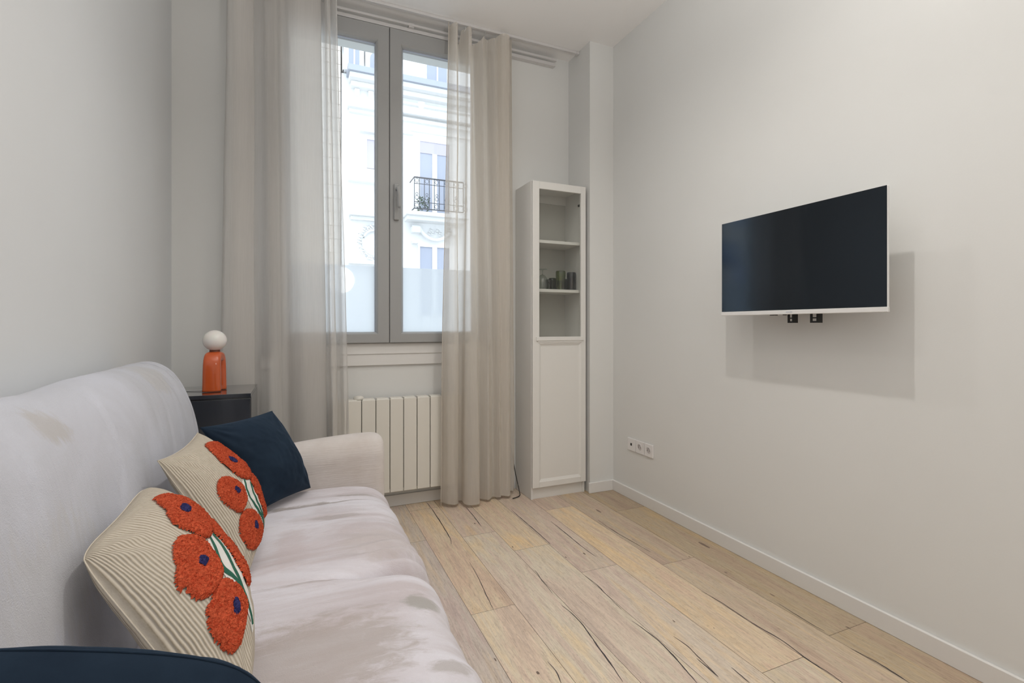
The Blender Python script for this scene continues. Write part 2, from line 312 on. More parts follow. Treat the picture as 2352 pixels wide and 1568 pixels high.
CR = [([(.737, 3.04), (.737, 2.84), (.726, 2.52), (.711, 2.402)], .0042), ([(.935, 2.858), (.931, 2.683), (.923, 2.55)], .0045), ([(.734, 2.188), (.721, 2.019), (.703, 1.862), (.696, 1.788)], .0026),
      ([(1.172, 2.729), (1.17, 2.616), (1.17, 2.4), (1.169, 2.259), (1.166, 2.205)], .0042), ([(1.307, 2.462), (1.303, 2.28), (1.299, 2.111), (1.303, 1.997)], .0038), ([(.978, 1.999), (.968, 1.898), (.961, 1.798)], .0026),
      ([(.953, 1.708), (.963, 1.586), (.944, 1.437), (.934, 1.345), (.921, 1.263)], .0048), ([(1.159, 1.884), (1.165, 1.786), (1.16, 1.712), (1.151, 1.588)], .003), ([(1.143, 1.513), (1.156, 1.38), (1.141, 1.247), (1.128, 1.169)], .0042),
      ([(1.56, 2.375), (1.555, 2.212), (1.564, 2.069), (1.573, 1.931)], .0038), ([(.751, 1.439), (.754, 1.385), (.745, 1.335)], .0026), ([(1.221, 1.379), (1.228, 1.314), (1.22, 1.251), (1.21, 1.166)], .003),
      ([(1.534, 1.569), (1.544, 1.474), (1.544, 1.324), (1.553, 1.205), (1.543, 1.115), (1.544, 1.036), (1.541, .991)], .0042), ([(1.748, 1.375), (1.739, 1.268), (1.741, 1.184)], .0028),
      ([(1.729, 1.088), (1.737, 1.009), (1.734, .954), (1.73, .909)], .0042), ([(1.21, 1.256), (1.209, 1.161)], .0028), ([(1.281, 1.178), (1.277, 1.105)], .0026), ([(1.09, 1.17), (1.10, 1.05), (1.085, .95)], .004)]
for ci, (pl, w) in enumerate(CR):
    pts = catmull(pl, 14); n = len(pts); A = []; B = []
    for k, (x, y) in enumerate(pts):
        ww = w*.5*max(.04, math.sin(PI*min(1, (k+.3)/n))**.6)*(1+.7*nz(x*3, y, ci, 22))+.0002
        dx = .0022*nz(y, ci, 3, 16)+.0009*nz(y, ci, 9, 70); A.append((x-ww+dx, y)); B.append((x+ww+dx, y))
    for k in range(n-1): flat([A[k], B[k], B[k+1], A[k+1]], 2, .0004)
KN = [((1.639, 2.488), .012, .045), ((1.871, 1.89), .016, .06), ((1.751, 1.641), .006, .014), ((1.168, 2.051), .005, .013), ((1.269, 2.049), .008, .018), ((.903, 2.603), .008, .014), ((.98, 2.253), .006, .012), ((1.285, 1.447), .005, .013),
      ((.597, 1.515), .005, .014), ((1.711, 1.821), .005, .012), ((.698, 1.404), .009, .012), ((1.779, 1.428), .006, .02), ((1.84, 1.163), .007, .016), ((1.389, 1.356), .003, .006)]
for ki, ((x, y), rx, ry) in enumerate(KN):
    flat([(x+rx*.5*math.cos(a)*(1+.4*nz(math.cos(a), math.sin(a), ki, 2)), y+ry*.62*math.sin(a)*(1+.4*nz(math.cos(a), math.sin(a), ki+5, 2))) for a in [2*PI*q/20 for q in range(20)]], 3, .0003)
fl = obj('floor', bm, [M_floor, M_sub, M_crack, M_knot]); struct(fl, 'distressed oak laminate floor with dark cracks and knots', 'floor')

# ------------------------------------------------------------------ window
win = thing('window_1', 'white double casement window with frosted lower panes', 'window', (.505, 3.06, WZ0)); win['kind'] = 'structure'
Y0, Y1 = 3.035, 3.10
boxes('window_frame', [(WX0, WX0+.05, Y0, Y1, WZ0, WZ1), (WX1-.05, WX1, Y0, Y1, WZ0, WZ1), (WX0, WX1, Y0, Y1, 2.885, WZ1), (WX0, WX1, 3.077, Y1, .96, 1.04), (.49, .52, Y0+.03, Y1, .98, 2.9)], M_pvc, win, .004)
boxes('bottom_rail', [(WX0+.05, WX1-.05, Y0+.004, Y1, WZ0, .9955)], M_white, win, .003)
def sash(x0, x1, gx0, gx1):
    z0, z1, gz0, gz1 = .997, 2.893, 1.064, 2.792; y0, y1 = 3.012, 3.075
    bm = bmesh.new()
    # mitred frame with a sloping inner bead
    o_ = [(x0, z0), (x1, z0), (x1, z1), (x0, z1)]; i_ = [(gx0, gz0), (gx1, gz0), (gx1, gz1), (gx0, gz1)]
    def off(q, d): return [(q[0][0]+d, q[0][1]+d), (q[1][0]-d, q[1][1]+d), (q[2][0]-d, q[2][1]-d), (q[3][0]+d, q[3][1]-d)]
    rings = [[(x, y1, z) for x, z in o_], [(x, y0+.004, z) for x, z in o_], [(x, y0, z) for x, z in off(o_, .004)], [(x, y0, z) for x, z in off(i_, -.014)], [(x, y0+.008, z) for x, z in off(i_, -.006)], [(x, y0+.022, z) for x, z in i_], [(x, y1, z) for x, z in i_]]
    V = [[bm.verts.new(p) for p in r] for r in rings]
    for a, b in zip(V, V[1:]+V[:1]):
        for k in range(4): bm.faces.new((a[k], a[(k+1) % 4], b[(k+1) % 4], b[k]))
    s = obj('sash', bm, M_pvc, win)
    boxes('pane', [(gx0-.003, gx1+.003, 3.048, 3.052, gz0-.003, gz1+.003)], M_glass, s)
    boxes('frosted_film', [(gx0, gx1, 3.0545, 3.0550, gz0, 1.458)], M_film, s)
    boxes('gasket', [(gx0, gx1, 3.0365, 3.047, gz1-.006, gz1), (gx0, gx0+.003, 3.0365, 3.047, gz0, gz1), (gx1-.003, gx1, 3.0365, 3.047, gz0, gz1)], M_zinc, s)
    return s
sL = sash(-.125, .5035, -.043, .424); sR = sash(.5065, 1.135, .587, 1.035)
boxes('closing_seam', [(.5030, .5070, 3.02, 3.03, 1.0, 2.89)], M_gasket, win)
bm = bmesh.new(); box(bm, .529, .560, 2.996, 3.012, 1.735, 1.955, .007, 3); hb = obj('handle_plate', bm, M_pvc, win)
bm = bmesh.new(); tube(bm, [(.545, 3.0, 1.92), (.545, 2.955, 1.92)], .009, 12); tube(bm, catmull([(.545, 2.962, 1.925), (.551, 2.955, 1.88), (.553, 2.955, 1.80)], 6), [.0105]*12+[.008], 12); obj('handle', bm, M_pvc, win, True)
boxes('window_apron', [(-.19, 1.21, 3.045, 3.06, .862, .932)], M_white, win, .003)
boxes('outer_sill', [(WX0, WX1, 3.12, 3.38, .90, .945)], M_fac, win)
sb = struct(boxes('trim_1', [(WX0, WX1, 3.18, 3.31, 2.874, 2.926)], pbr('shutter_white', (.88, .90, .88), .5)), 'grey white roller shutter box outside the window head', 'shutter box')
# ------------------------------------------------------------------ curtain rails
r1 = thing('curtain_rail', 'thin white ceiling curtain rail carrying both sheer curtains', 'curtain rail', (.6, 2.925, 2.96))
boxes('rail', [(-.5, 1.752, 2.916, 2.934, 2.958, ZC)], M_rod, r1, .002)
bm = bmesh.new(); box(bm, 1.748, 1.764, 2.91, 2.94, 2.952, ZC, .002); obj('end_cap', bm, M_rod, r1)
r2 = thing('wall_rail', 'double grey rail fixed to the far wall just above the window', 'curtain rail', (.6, 3.03, 2.93))
boxes('rail', [(-.4, 1.64, 3.0, 3.012, 2.926, 2.938)], M_rod, r2, .002); boxes('rail', [(-.4, 1.64, 3.022, 3.06, 2.90, 2.922)], M_rod, r2, .003)
boxes('bracket', [(.62, .65, 3.004, 3.06, 2.918, 2.944)], M_rod, r2, .001)

# ------------------------------------------------------------------ curtains
def curtain(name, label, mat, top, bot, ztop, hooks, zb=.012, hemcol=None):
    t = thing(name, label, 'curtain', (top[0][0], 2.925, 0))
    A = catmull(top, 12); B = catmull(bot, 12); n = len(A); rows = []; NZ = 70
    for k in range(NZ+1):
        f = k/NZ; row = []
        for i in range(n):
            u = i/(n-1); zt = ztop(A[i][0], u); z = zt+(zb-zt)*f
            m = sm(0, 1, f**.8); x = A[i][0]*(1-m)+B[i][0]*m; y = A[i][1]*(1-m)+B[i][1]*m
            x += .006*nz(u*9, z*1.1, 3)*sm(0, .3, f); y += .010*nz(u*7+4, z*.9, 1)*sm(0, .3, f)+.003*nz(u*30, z*2, 6)
            zz = z+(.012*nz(u*8, 3, 5)+.004 if k == NZ else 0)
            row.append((x, y, zz))
        rows.append(row)
    bm = bmesh.new(); grid(bm, rows); c = obj('cloth', bm, mat, t, True)
    bm = bmesh.new(); tube(bm, [(p[0], p[1], p[2]+.001) for p in rows[-1]], .0022, 6); obj('hem', bm, M_hem, t, True)
    bm = bmesh.new()
    for e in (0, -1): tube(bm, [(r[e][0], r[e][1], r[e][2]) for r in rows], .0020, 6)
    obj('side_hem', bm, M_rod if name == '' else mat, t, True)
    for hx in hooks:
        bm = bmesh.new(); i = min(range(n), key=lambda q: abs(A[q][0]-hx)); zt = ztop(A[i][0], i/(n-1))
        tube(bm, catmull([(hx, 2.925, 2.96), (hx+.006, 2.925, 2.948), (hx, A[i][1], zt-.02)], 5), .0022, 6); obj('hook', bm, M_chrome, t, True)
    return t
topL = [(-.335, 2.93), (-.325, 2.90), (-.29, 2.895), (-.25, 2.92), (-.215, 2.95), (-.255, 2.975), (-.31, 2.965), (-.285, 2.945), (-.225, 2.955), (-.185, 2.93), (-.155, 2.90), (-.12, 2.92), (-.10, 2.95), (-.07, 2.955), (-.045, 2.925), (-.01, 2.905), (.04, 2.915), (.09, 2.93), (.118, 2.95), (.10, 2.967), (.03, 2.965), (-.06, 2.975), (-.09, 2.985), (-.05, 2.99), (.04, 2.983), (.115, 2.978), (.135, 2.95), (.140, 2.915), (.15, 2.895), (.165, 2.925), (.163, 2.955), (.178, 2.94), (.190, 2.905), (.197, 2.90)]
botL = [(-.37, 2.93), (-.355, 2.895), (-.31, 2.89), (-.25, 2.915), (-.21, 2.95), (-.255, 2.975), (-.32, 2.975), (-.285, 2.95), (-.205, 2.95), (-.17, 2.92), (-.13, 2.89), (-.09, 2.92), (-.07, 2.945), (-.04, 2.95), (-.01, 2.92), (.03, 2.895), (.08, 2.905), (.125, 2.925), (.15, 2.945), (.13, 2.955), (.05, 2.955), (-.04, 2.95), (-.07, 2.955), (-.03, 2.957), (.06, 2.955), (.145, 2.952), (.165, 2.93), (.168, 2.90), (.18, 2.89), (.205, 2.92), (.20, 2.95), (.225, 2.94), (.24, 2.90), (.262, 2.895)]
curtain('sheer_curtain', 'beige sheer curtain gathered left of the window behind the sofa', M_curtL, topL, botL, lambda x, u: 2.935, [-.32, -.24, -.11, .0, .13, .19])
topR = [(.84, 2.90), (.85, 2.945), (.87, 2.90), (.885, 2.885), (.90, 2.91), (.907, 2.955), (.93, 2.965), (.955, 2.93), (.965, 2.895), (.985, 2.90), (1.0, 2.94), (1.02, 2.96), (1.045, 2.93), (1.065, 2.915), (1.085, 2.94), (1.11, 2.96), (1.13, 2.935), (1.145, 2.92), (1.165, 2.925), (1.185, 2.885), (1.22, 2.88), (1.245, 2.91), (1.24, 2.95), (1.20, 2.96), (1.175, 2.945), (1.21, 2.935), (1.25, 2.945), (1.262, 2.92)]
botR = [(.79, 2.90), (.80, 2.935), (.83, 2.89), (.865, 2.88), (.90, 2.90), (.905, 2.93), (.915, 2.94), (.93, 2.92), (.925, 2.86), (.955, 2.83), (1.01, 2.84), (1.03, 2.90), (1.045, 2.93), (1.07, 2.90), (1.09, 2.875), (1.11, 2.90), (1.135, 2.925), (1.155, 2.895), (1.17, 2.88), (1.19, 2.905), (1.225, 2.89), (1.25, 2.915), (1.24, 2.96), (1.19, 2.975), (1.19, 2.96), (1.23, 2.965), (1.27, 2.975), (1.295, 2.96)]
def ztR(x, u):
    z = 2.945
    if x > .985 and x < 1.17: z -= .045*max(0, 1-((x-1.03)/.045)**2)+.018*sm(.99, 1.0, x)*(1-sm(1.15, 1.17, x))+.03*max(0, 1-((x-1.0)/.02)**2)
    if .897 < x < .935: z -= .09*max(0, 1-((x-.916)/.02)**2)
    return z
curtain('sheer_curtain', 'beige sheer curtain gathered right of the window beside the tall cabinet', M_curtR, topR, botR, ztR, [.86, .885, .95, .99, 1.08, 1.19, 1.235])

# ------------------------------------------------------------------ radiator
rad = thing('radiator', 'cream ribbed electric radiator under the window', 'radiator', (.6, 3.0, .11))
for k in range(10):
    x = .177+.0805*k; bm = bmesh.new(); box(bm, x+.0018, x+.0787, 2.962, 2.975, .115, .668, .003)
    box(bm, x+.006, x+.0745, 2.975, 3.03, .12, .672, .004); obj('radiator_rib', bm, M_rad, rad)
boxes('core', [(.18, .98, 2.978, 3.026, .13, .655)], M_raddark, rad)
for q in (.25, .86): boxes('wall_bracket', [(q, q+.03, 3.02, 3.06, .2, .6)], M_rad, rad)
bm = bmesh.new(); lathe(bm, [(.0, .668), (.027, .668), (.029, .676), (.026, .686), (.014, .691), (.0, .692)], .325, 3.0, 24); obj('thermostat_knob', bm, M_rad, rad, True)

# ------------------------------------------------------------------ tall cabinet
cab = thing('display_cabinet', 'tall narrow white cabinet with half glazed door in the corner', 'cabinet', (1.55, 2.93, 0))
cx0, cx1, cy0, cy1, cz1 = 1.352, 1.745, 2.815, 3.055, 2.018
boxes('side_panel', [(cx0, cx0+.016, cy0, cy1, 0, cz1)], M_cab, cab, .001); boxes('side_panel', [(cx1-.016, cx1, cy0, cy1, 0, cz1)], M_cab, cab, .001)
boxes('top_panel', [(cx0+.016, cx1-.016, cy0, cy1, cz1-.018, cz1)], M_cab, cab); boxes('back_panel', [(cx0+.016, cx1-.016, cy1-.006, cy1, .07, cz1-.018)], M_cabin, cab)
boxes('top_rail', [(cx0+.016, cx1-.016, cy1-.02, cy1-.006, cz1-.075, cz1-.018)], M_cab, cab)
boxes('plinth', [(cx0+.016, cx1-.016, cy0+.008, cy0+.022, 0, .072)], M_cab, cab); boxes('bottom_panel', [(cx0+.016, cx1-.016, cy0, cy1-.006, .072, .09)], M_cab, cab)
for z in (1.651, 1.337, 1.02, .6): boxes('shelf', [(cx0+.017, cx1-.017, cy0+.012, cy1-.007, z-.019, z)], M_cab, cab, .001)
door = None
bm = bmesh.new(); dy0, dy1 = 2.795, 2.813; dx0, dx1, dz0, dz1 = cx0+.002, cx1-.002, .076, cz1-.003; gx0, gx1 = 1.401, 1.706
for b in ((dx0, gx0, dy0, dy1, dz0, dz1), (gx1, dx1, dy0, dy1, dz0, dz1), (gx0, gx1, dy0, dy1, 1.968, dz1), (gx0, gx1, dy0, dy1, .985, 1.030), (gx0, gx1, dy0, dy1, dz0, .112)): box(bm, *b, bev=.002)
door = obj('door', bm, M_cab, cab)
bm = bmesh.new()   # bevelled flat panel below
o4 = [(gx0-.002, .11), (gx1+.002, .11), (gx1+.002, .99), (gx0-.002, .99)]; i4 = [(gx0+.014, .128), (gx1-.014, .128), (gx1-.014, .972), (gx0+.014, .972)]
Va = [bm.verts.new((x, dy0+.001, z)) for x, z in o4]; Vb = [bm.verts.new((x, dy0+.008, z)) for x, z in i4]
for k in range(4): bm.faces.new((Va[k], Va[(k+1) % 4], Vb[(k+1) % 4], Vb[k]))
bm.faces.new(Vb); obj('lower_panel', bm, M_cab, door)
bm = bmesh.new(); box(bm, 1.378, 1.722, dy0-.008, dy0+.002, 1.004, 1.030, .003); box(bm, 1.39, 1.71, dy0-.004, dy0+.002, .994, 1.004, .002); obj('ledge_moulding', bm, M_cab, door)
boxes('glass_pane', [(gx0-.004, gx1+.004, 2.805, 2.808, 1.03, 1.97)], M_cabglass, door)
boxes('hinge', [(1.703, 1.713, 2.815, 2.832, 1.888, 1.902)], M_black, cab, .002)
# glassware on the shelf
def tumbler(x, y, r, h, mat, name, label, flip=True, bands=()):
    bm = bmesh.new(); z0 = 1.3375
    pr = [(.001, 0), (r*.92, 0), (r, .006), (r*1.0, h*.7), (r*1.04, h*.72), (r*1.04, h*.93), (r*.96, h), (.001, h-.002)] if flip else [(.001, 0), (r*.8, 0), (r*.86, .01), (r, h), (r*.93, h), (r*.78, .014), (.001, .012)]
    lathe(bm, [(a, z0+b) for a, b in pr], x, y, 28); o = obj(name, bm, mat, None, True); o.location = (0, 0, 0)
    me = o.data; c = Vector((x, y, z0))
    for v in me.vertices: v.co -= c
    o.location = c; return tag(o, label, 'glass', 'glassware on the cabinet shelf')
tumbler(1.612, 2.90, .031, .128, M_green, 'tumbler', 'greenish banded glass upside down on the cabinet shelf')
tumbler(1.694, 2.90, .029, .122, M_smoke, 'tumbler', 'dark smoky tumbler upside down at the right of the shelf')
tumbler(1.555, 2.965, .020, .075, M_darkg, 'small_glass', 'small dark green glass behind the clear stemware')
tumbler(1.598, 2.99, .024, .088, M_darkg, 'small_glass', 'small dark glass hidden behind the greenish tumbler')
tumbler(1.655, 2.985, .020, .072, M_darkg, 'small_glass', 'small dark glass between the two tall tumblers')
tumbler(1.705, 2.99, .022, .085, M_smoke, 'small_glass', 'small bluish glass behind the dark smoky tumbler')
wg = thing('wine_glass', 'clear stemmed glass standing upside down at the left of the shelf', 'glass', (1.475, 2.90, 1.3375), 'glassware on the cabinet shelf')
bm = bmesh.new(); lathe(bm, [(.030, 1.3375), (.036, 1.37), (.033, 1.41), (.016, 1.432), (.004, 1.437)], 1.475, 2.90, 28); obj('bowl', bm, M_clear, wg, True)
bm = bmesh.new(); tube(bm, [(1.475, 2.90, 1.435), (1.478, 2.90, 1.468)], .0035, 8); obj('stem', bm, M_clear, wg, True)
bm = bmesh.new(); lathe(bm, [(.003, 1.466), (.030, 1.470), (.031, 1.4725), (.002, 1.473)], 1.478, 2.90, 28); obj('foot', bm, M_clear, wg, True)

# ------------------------------------------------------------------ television
tv = thing('television', 'wall mounted flat television with black screen and slim white bezel', 'television', (1.82, 1.362, 1.15))
ty0, ty1, tz0, tz1 = 1.010, 1.713, 1.148, 1.570
bm = bmesh.new(); box(bm, 1.803, 1.812, ty0, ty1, tz0, tz1, .003); hs = obj('housing', bm, M_bezel, tv)
boxes('rear_cover', [(1.812, 1.852, ty0+.14, ty1-.14, tz0+.03, tz1-.11)], M_bezel, tv, .006)
boxes('screen', [(1.8005, 1.8035, ty0+.003, ty1-.003, tz0+.0165, tz1-.001)], M_screen, tv)
bm = bmesh.new(); box(bm, 1.7995, 1.812, ty0-.001, ty1+.001, tz0-.002, tz0+.0155, .002); lb = obj('lower_bezel', bm, M_bezel, tv)
boxes('badge', [(1.7990, 1.7996, 1.355, 1.383, tz0+.006, tz0+.0085)], M_zinc, lb)
for ya, yb in ((1.437, 1.462), (1.395, 1.402)): boxes('port', [(1.806, 1.822, ya, yb, tz0-.005, tz0-.001)], M_black, tv)
wm = thing('tv_wall_mount', 'black metal wall bracket behind the television with two drilled tabs', 'bracket', (1.9, 1.36, 1.11))
for ya, yb in ((1.396, 1.424), (1.292, 1.326)):
    bm = bmesh.new()
    y = (ya+yb)/2; # tab made of strips around a slot and a hole
    for b in ((1.863, 1.868, ya, ya+.008, 1.112, 1.54), (1.863, 1.868, yb-.008, yb, 1.112, 1.54), (1.863, 1.868, ya+.008, yb-.008, 1.112, 1.119), (1.863, 1.868, ya+.008, yb-.008, 1.129, 1.134), (1.863, 1.868, ya+.008, yb-.008, 1.160, 1.54), (1.868, 1.888, ya, ya+.003, 1.112, 1.54)): box(bm, *b)
    obj('mount_rail', bm, M_black, wm)
boxes('wall_plate', [(1.925, 1.946, 1.22, 1.50, 1.25, 1.45)], M_black, wm, .002); boxes('arm', [(1.885, 1.927, 1.30, 1.42, 1.28, 1.42)], M_black, wm, .002)

# ------------------------------------------------------------------ sockets
def plate(yc, lab, kind):
    t = thing('wall_socket' if kind else 'data_socket', lab, 'socket', (XR, yc, .347), 'sockets low on the right wall')
    bm = bmesh.new(); box(bm, XR-.009, XR, yc-.0395, yc+.0395, .308, .387, .003); p = obj('cover_plate', bm, M_socket, t)
    if kind:
        bm = bmesh.new(); n = 32; xs = XR-.0094
        ra = [bm.verts.new((xs, yc+.0205*math.cos(2*PI*i/n), .349+.0205*math.sin(2*PI*i/n))) for i in range(n)]
        rb = [bm.verts.new((xs+.0003, yc+.0185*math.cos(2*PI*i/n), .349+.0185*math.sin(2*PI*i/n))) for i in range(n)]
        rc = [bm.verts.new((xs-.0018, yc+.0195*math.cos(2*PI*i/n), .349+.0195*math.sin(2*PI*i/n))) for i in range(n)]
        for i in range(n):
            j = (i+1) % n; bm.faces.new((ra[i], ra[j], rc[j], rc[i])); bm.faces.new((rc[i], rc[j], rb[j], rb[i]))
        obj('socket_ring', bm, M_socket, t)
        bm = bmesh.new()
        f = bm.faces.new([bm.verts.new((XR-.0093, yc+.0175*math.cos(2*PI*i/n), .349+.0175*math.sin(2*PI*i/n))) for i in range(n)])
        o = obj('socket_well', bm, pbr('socket_shade_grey', (.55, .52, .51), .5) if 'sw' not in MAT else MAT['sw'], t); MAT.setdefault('sw', o.data.materials[0])
        for dy in (-.0095, .0095):
            bm = bmesh.new(); tube(bm, [(XR-.0098, yc+dy, .347), (XR-.0090, yc+dy, .347)], .0024, 10); obj('pin_hole', bm, M_hole, t)
        bm = bmesh.new(); tube(bm, [(XR-.022, yc, .359), (XR-.008, yc, .359)], .0024, 10); obj('earth_pin', bm, M_chrome, t)
    else:
        bm = bmesh.new(); box(bm, XR-.0102, XR-.008, yc-.007, yc+.007, .341, .357, .002); obj('jack_hole', bm, M_hole, t)
MAT = {}
plate(2.572, 'white data socket with small black hole, leftmost of the wall plates', False)
plate(2.489, 'white power socket in the middle of the three wall plates', True)
plate(2.404, 'white power socket, rightmost of the three wall plates', True)

# ------------------------------------------------------------------ black bedside cabinet and lamp
nb = thing('bedside_cabinet', 'dark lacquered cube cabinet behind the sofa under the lamp', 'cabinet', (-.395, 2.68, 0))
bx0, bx1, by0, by1, bz = -.60, -.192, 2.48, 2.862, .80
boxes('top', [(bx0+.004, bx1, by0, by1, bz-.016, bz)], M_navybox, nb, .001)
boxes('carcass', [(bx0+.004, bx1, by0+.018, by1, .02, bz-.017)], M_navybox, nb, .001)
boxes('door', [(bx0+.006, bx1-.002, by0+.002, by0+.017, .024, bz-.023)], M_navybox, nb, .001)
for q in (bx0+.03, bx1-.06): boxes('foot', [(q, q+.03, by0+.04, by1-.04, 0, .02)], M_navybox, nb)
lamp = thing('table_lamp', 'small orange ceramic arch lamp with a white opal globe', 'lamp', (-.357, 2.64, bz))
bm = bmesh.new()   # arch base: thick inverted U running away from the viewer
lx, ly = -.353, 2.645; prof = []
def ell(t, a, b): return (a*math.copysign(abs(math.cos(t))**.55, math.cos(t)), b*math.copysign(abs(math.sin(t))**.55, math.sin(t)))
path = [(-.040, 0), (-.0395, .05), (-.0385, .10), (-.036, .130), (-.027, .149), (-.012, .155), (.012, .155), (.027, .149), (.036, .130), (.0385, .10), (.0395, .05), (.040, 0)]
path = catmull(path, 5); rows = []
for i, (py, pz) in enumerate(path):
    a = path[max(i-1, 0)]; b = path[min(i+1, len(path)-1)]; d = Vector((0, b[0]-a[0], b[1]-a[1])).normalized(); nrm = Vector((0, -d.z, d.y))
    k = pz/.156; w = .0375-.003*k
    rows.append([Vector((lx+py*.16, ly+py, bz+.002+pz))+Vector((1, 0, 0))*ell(2*PI*q/24, w, .0245)[0]+nrm*ell(2*PI*q/24, w, .0245)[1] for q in range(24)])
V = grid(bm, rows, wrap=True); bm.faces.new(V[0][::-1]); bm.faces.new(V[-1]); obj('arch_base', bm, M_orange, lamp, True)
bm = bmesh.new(); lathe(bm, [(.0, bz+.170), (.022, bz+.170), (.022, bz+.188), (.0, bz+.189)], lx, ly, 24); obj('collar', bm, pbr('dark_collar', (.16, .04, .02), .4), lamp, True)
bm = bmesh.new(); lathe(bm, [(.0495*math.sin(PI*i/24), bz+.232-.0475*math.cos(PI*i/24)) for i in range(25)], lx, ly, 40); obj('globe_shade', bm, M_globe, lamp, True)
bm = bmesh.new(); tube(bm, catmull([(lx-.03, ly-.01, bz+.006), (-.42, 2.64, bz+.004), (-.50, 2.68, bz+.003), (-.59, 2.72, bz+.003)], 8), .0026, 8); obj('power_cord', bm, M_cord, lamp, True)

# ------------------------------------------------------------------ sofa
sofa = thing('sofa', 'pale grey velvet sofa with rolled back and arms along the left wall', 'sofa', (-.1, 1.25, 0))
YS0, YS1 = .20, 2.10
bm = bmesh.new(); box(bm, -.585, .29, .24, 2.30, .05, .36, .02); obj('base', bm, M_sofaA, sofa)
for x in (-.5, .22):
    for y in (.3, 2.22):
        bm = bmesh.new(); lathe(bm, [(.02, 0), (.026, .055)], x, y, 16, True); obj('foot', bm, M_black, sofa)
# backrest
pb = [(-.592, .10), (-.592, .40), (-.592, .70), (-.590, .86), (-.575, .930), (-.535, .964), (-.485, .968), (-.435, .942), (-.395, .890), (-.368, .82), (-.350, .74), (-.335, .64), (-.320, .54), (-.305, .44), (-.300, .34)]
pb = catmull(pb, 6); cxm, czm = -.46, .66; rows = []; yend = 2.195
ys = [.22+.012*i for i in range(int((yend-.22)/.012)+1)]+[yend]
for y in ys:
    d = min(y-.22, yend-y); ins = .055*(1-math.sqrt(max(0, 1-(1-min(d, .055)/.055)**2)))
    row = []
    for i, (x, z) in enumerate(pb):
        a = pb[max(i-1, 0)]; b = pb[min(i+1, len(pb)-1)]; t_ = Vector((b[0]-a[0], 0, b[1]-a[1])).normalized(); nn = Vector((-t_.z, 0, t_.x))
        w = sm(.5, .75, z) if x > -.56 else 0
        # drag folds running down from the top, broad dents, fine ripples towards the far end
        f = .0
        for yc, bend, am in ((1.86, .28, .0035), (1.74, .22, .002), (1.42, .42, .004), (1.04, .45, .003), (1.97, .2, .003), (2.05, .12, .003)):
            yy = yc-bend*max(0, .95-z)**1.0*.9; f -= am*math.exp(-((y-yy)/.008)**2)*sm(.45, .62, z)*(1-sm(.93, .97, z)); f += am*.45*math.exp(-((y-yy-.022)/.018)**2)*sm(.45, .62, z)*(1-sm(.93, .97, z))
        f += .006*fbm(y*2.2, z*2, x, 1.3)*w+.0055*nz(y*16+z*5, z*3, 2)*sm(1.75, 2.0, y)*w-.004*math.exp(-((y-1.2)/.3)**2)*sm(.6, .8, z)*w
        p = Vector((x, y, z))-nn*(-f+ins) if False else Vector((x, y, z))+nn*(-(ins)*-1 if False else f-ins)
        row.append(p)
    rows.append(row)
bm = bmesh.new(); V = grid(bm, rows); bm.faces.new(V[0]); bm.faces.new(V[-1][::-1]); back = obj('backrest', bm, M_sofaB, sofa, True)
ie = len(ys)-4; ed = [Vector(q)+Vector((0, .002, 0)) for q in rows[ie] if q[2] > .42 and (q[0] > -.588 or q[2] > .8)]
bm = bmesh.new(); tube(bm, ed, .0042, 8); obj('back_piping', bm, M_sofaB, sofa, True)
ed = [Vector(q)+Vector((.0, 0, .0005)) for q in rows[ie-4] if q[2] > .42 and (q[0] > -.588 or q[2] > .8)]
bm = bmesh.new(); tube(bm, ed, .0022, 6); obj('back_piping', bm, M_sofaB, sofa, True)
# arms
def arm(ya, yb, sgn):
    w = yb-ya; pr = [(ya, .30), (ya, .42), (ya+.002, .52), (ya+.006, .575), (ya+.03, .618), (ya+.075, .636), (ya+.125, .632), (yb-.03, .610), (yb, .56), (yb-.01, .50), (yb-.02, .42), (yb-.02, .08), (ya+.01, .08)]
    if sgn < 0: pr = [(ya+yb-a, b) for a, b in pr]
    pr = catmull(pr, 5, True); rows = []; xs = [-.56+.02*i for i in range(45)]; x1 = .335; xs = [x for x in xs if x < x1-.04]+[x1-.04+.04*math.sin(PI/2*k/6) for k in range(7)]
    c = (sum(p[0] for p in pr)/len(pr), sum(p[1] for p in pr)/len(pr))
    for x in xs:
        d = x1-x; ins = .030*(1-math.sqrt(max(0, 1-(1-min(d, .04)/.04)**2))); row = []
        rise = -.024*sm(.3, -.3, x)+.004*math.sin(x*9)
        for i, (y, z) in enumerate(pr):
            a = pr[i-1]; b = pr[(i+1) % len(pr)]; t_ = Vector((0, b[0]-a[0], b[1]-a[1])).normalized(); nn = Vector((0, -t_.z, t_.y))
            if nn.dot(Vector((0, y-c[0], z-c[1]))) < 0: nn = -nn
            row.append(Vector((x, y, z+rise*sm(.4, .6, z)))+nn*(-ins+.0025*nz(x*6, y*6, z*6)))
        rows.append(row)
    bm = bmesh.new(); V = grid(bm, rows, wrap=True); bm.faces.new(V[0][::-1]); bm.faces.new(V[-1]); return obj('armrest', bm, M_sofaA, sofa, True)
arm(2.10, 2.335, 1); arm(-.02, .215, -1)
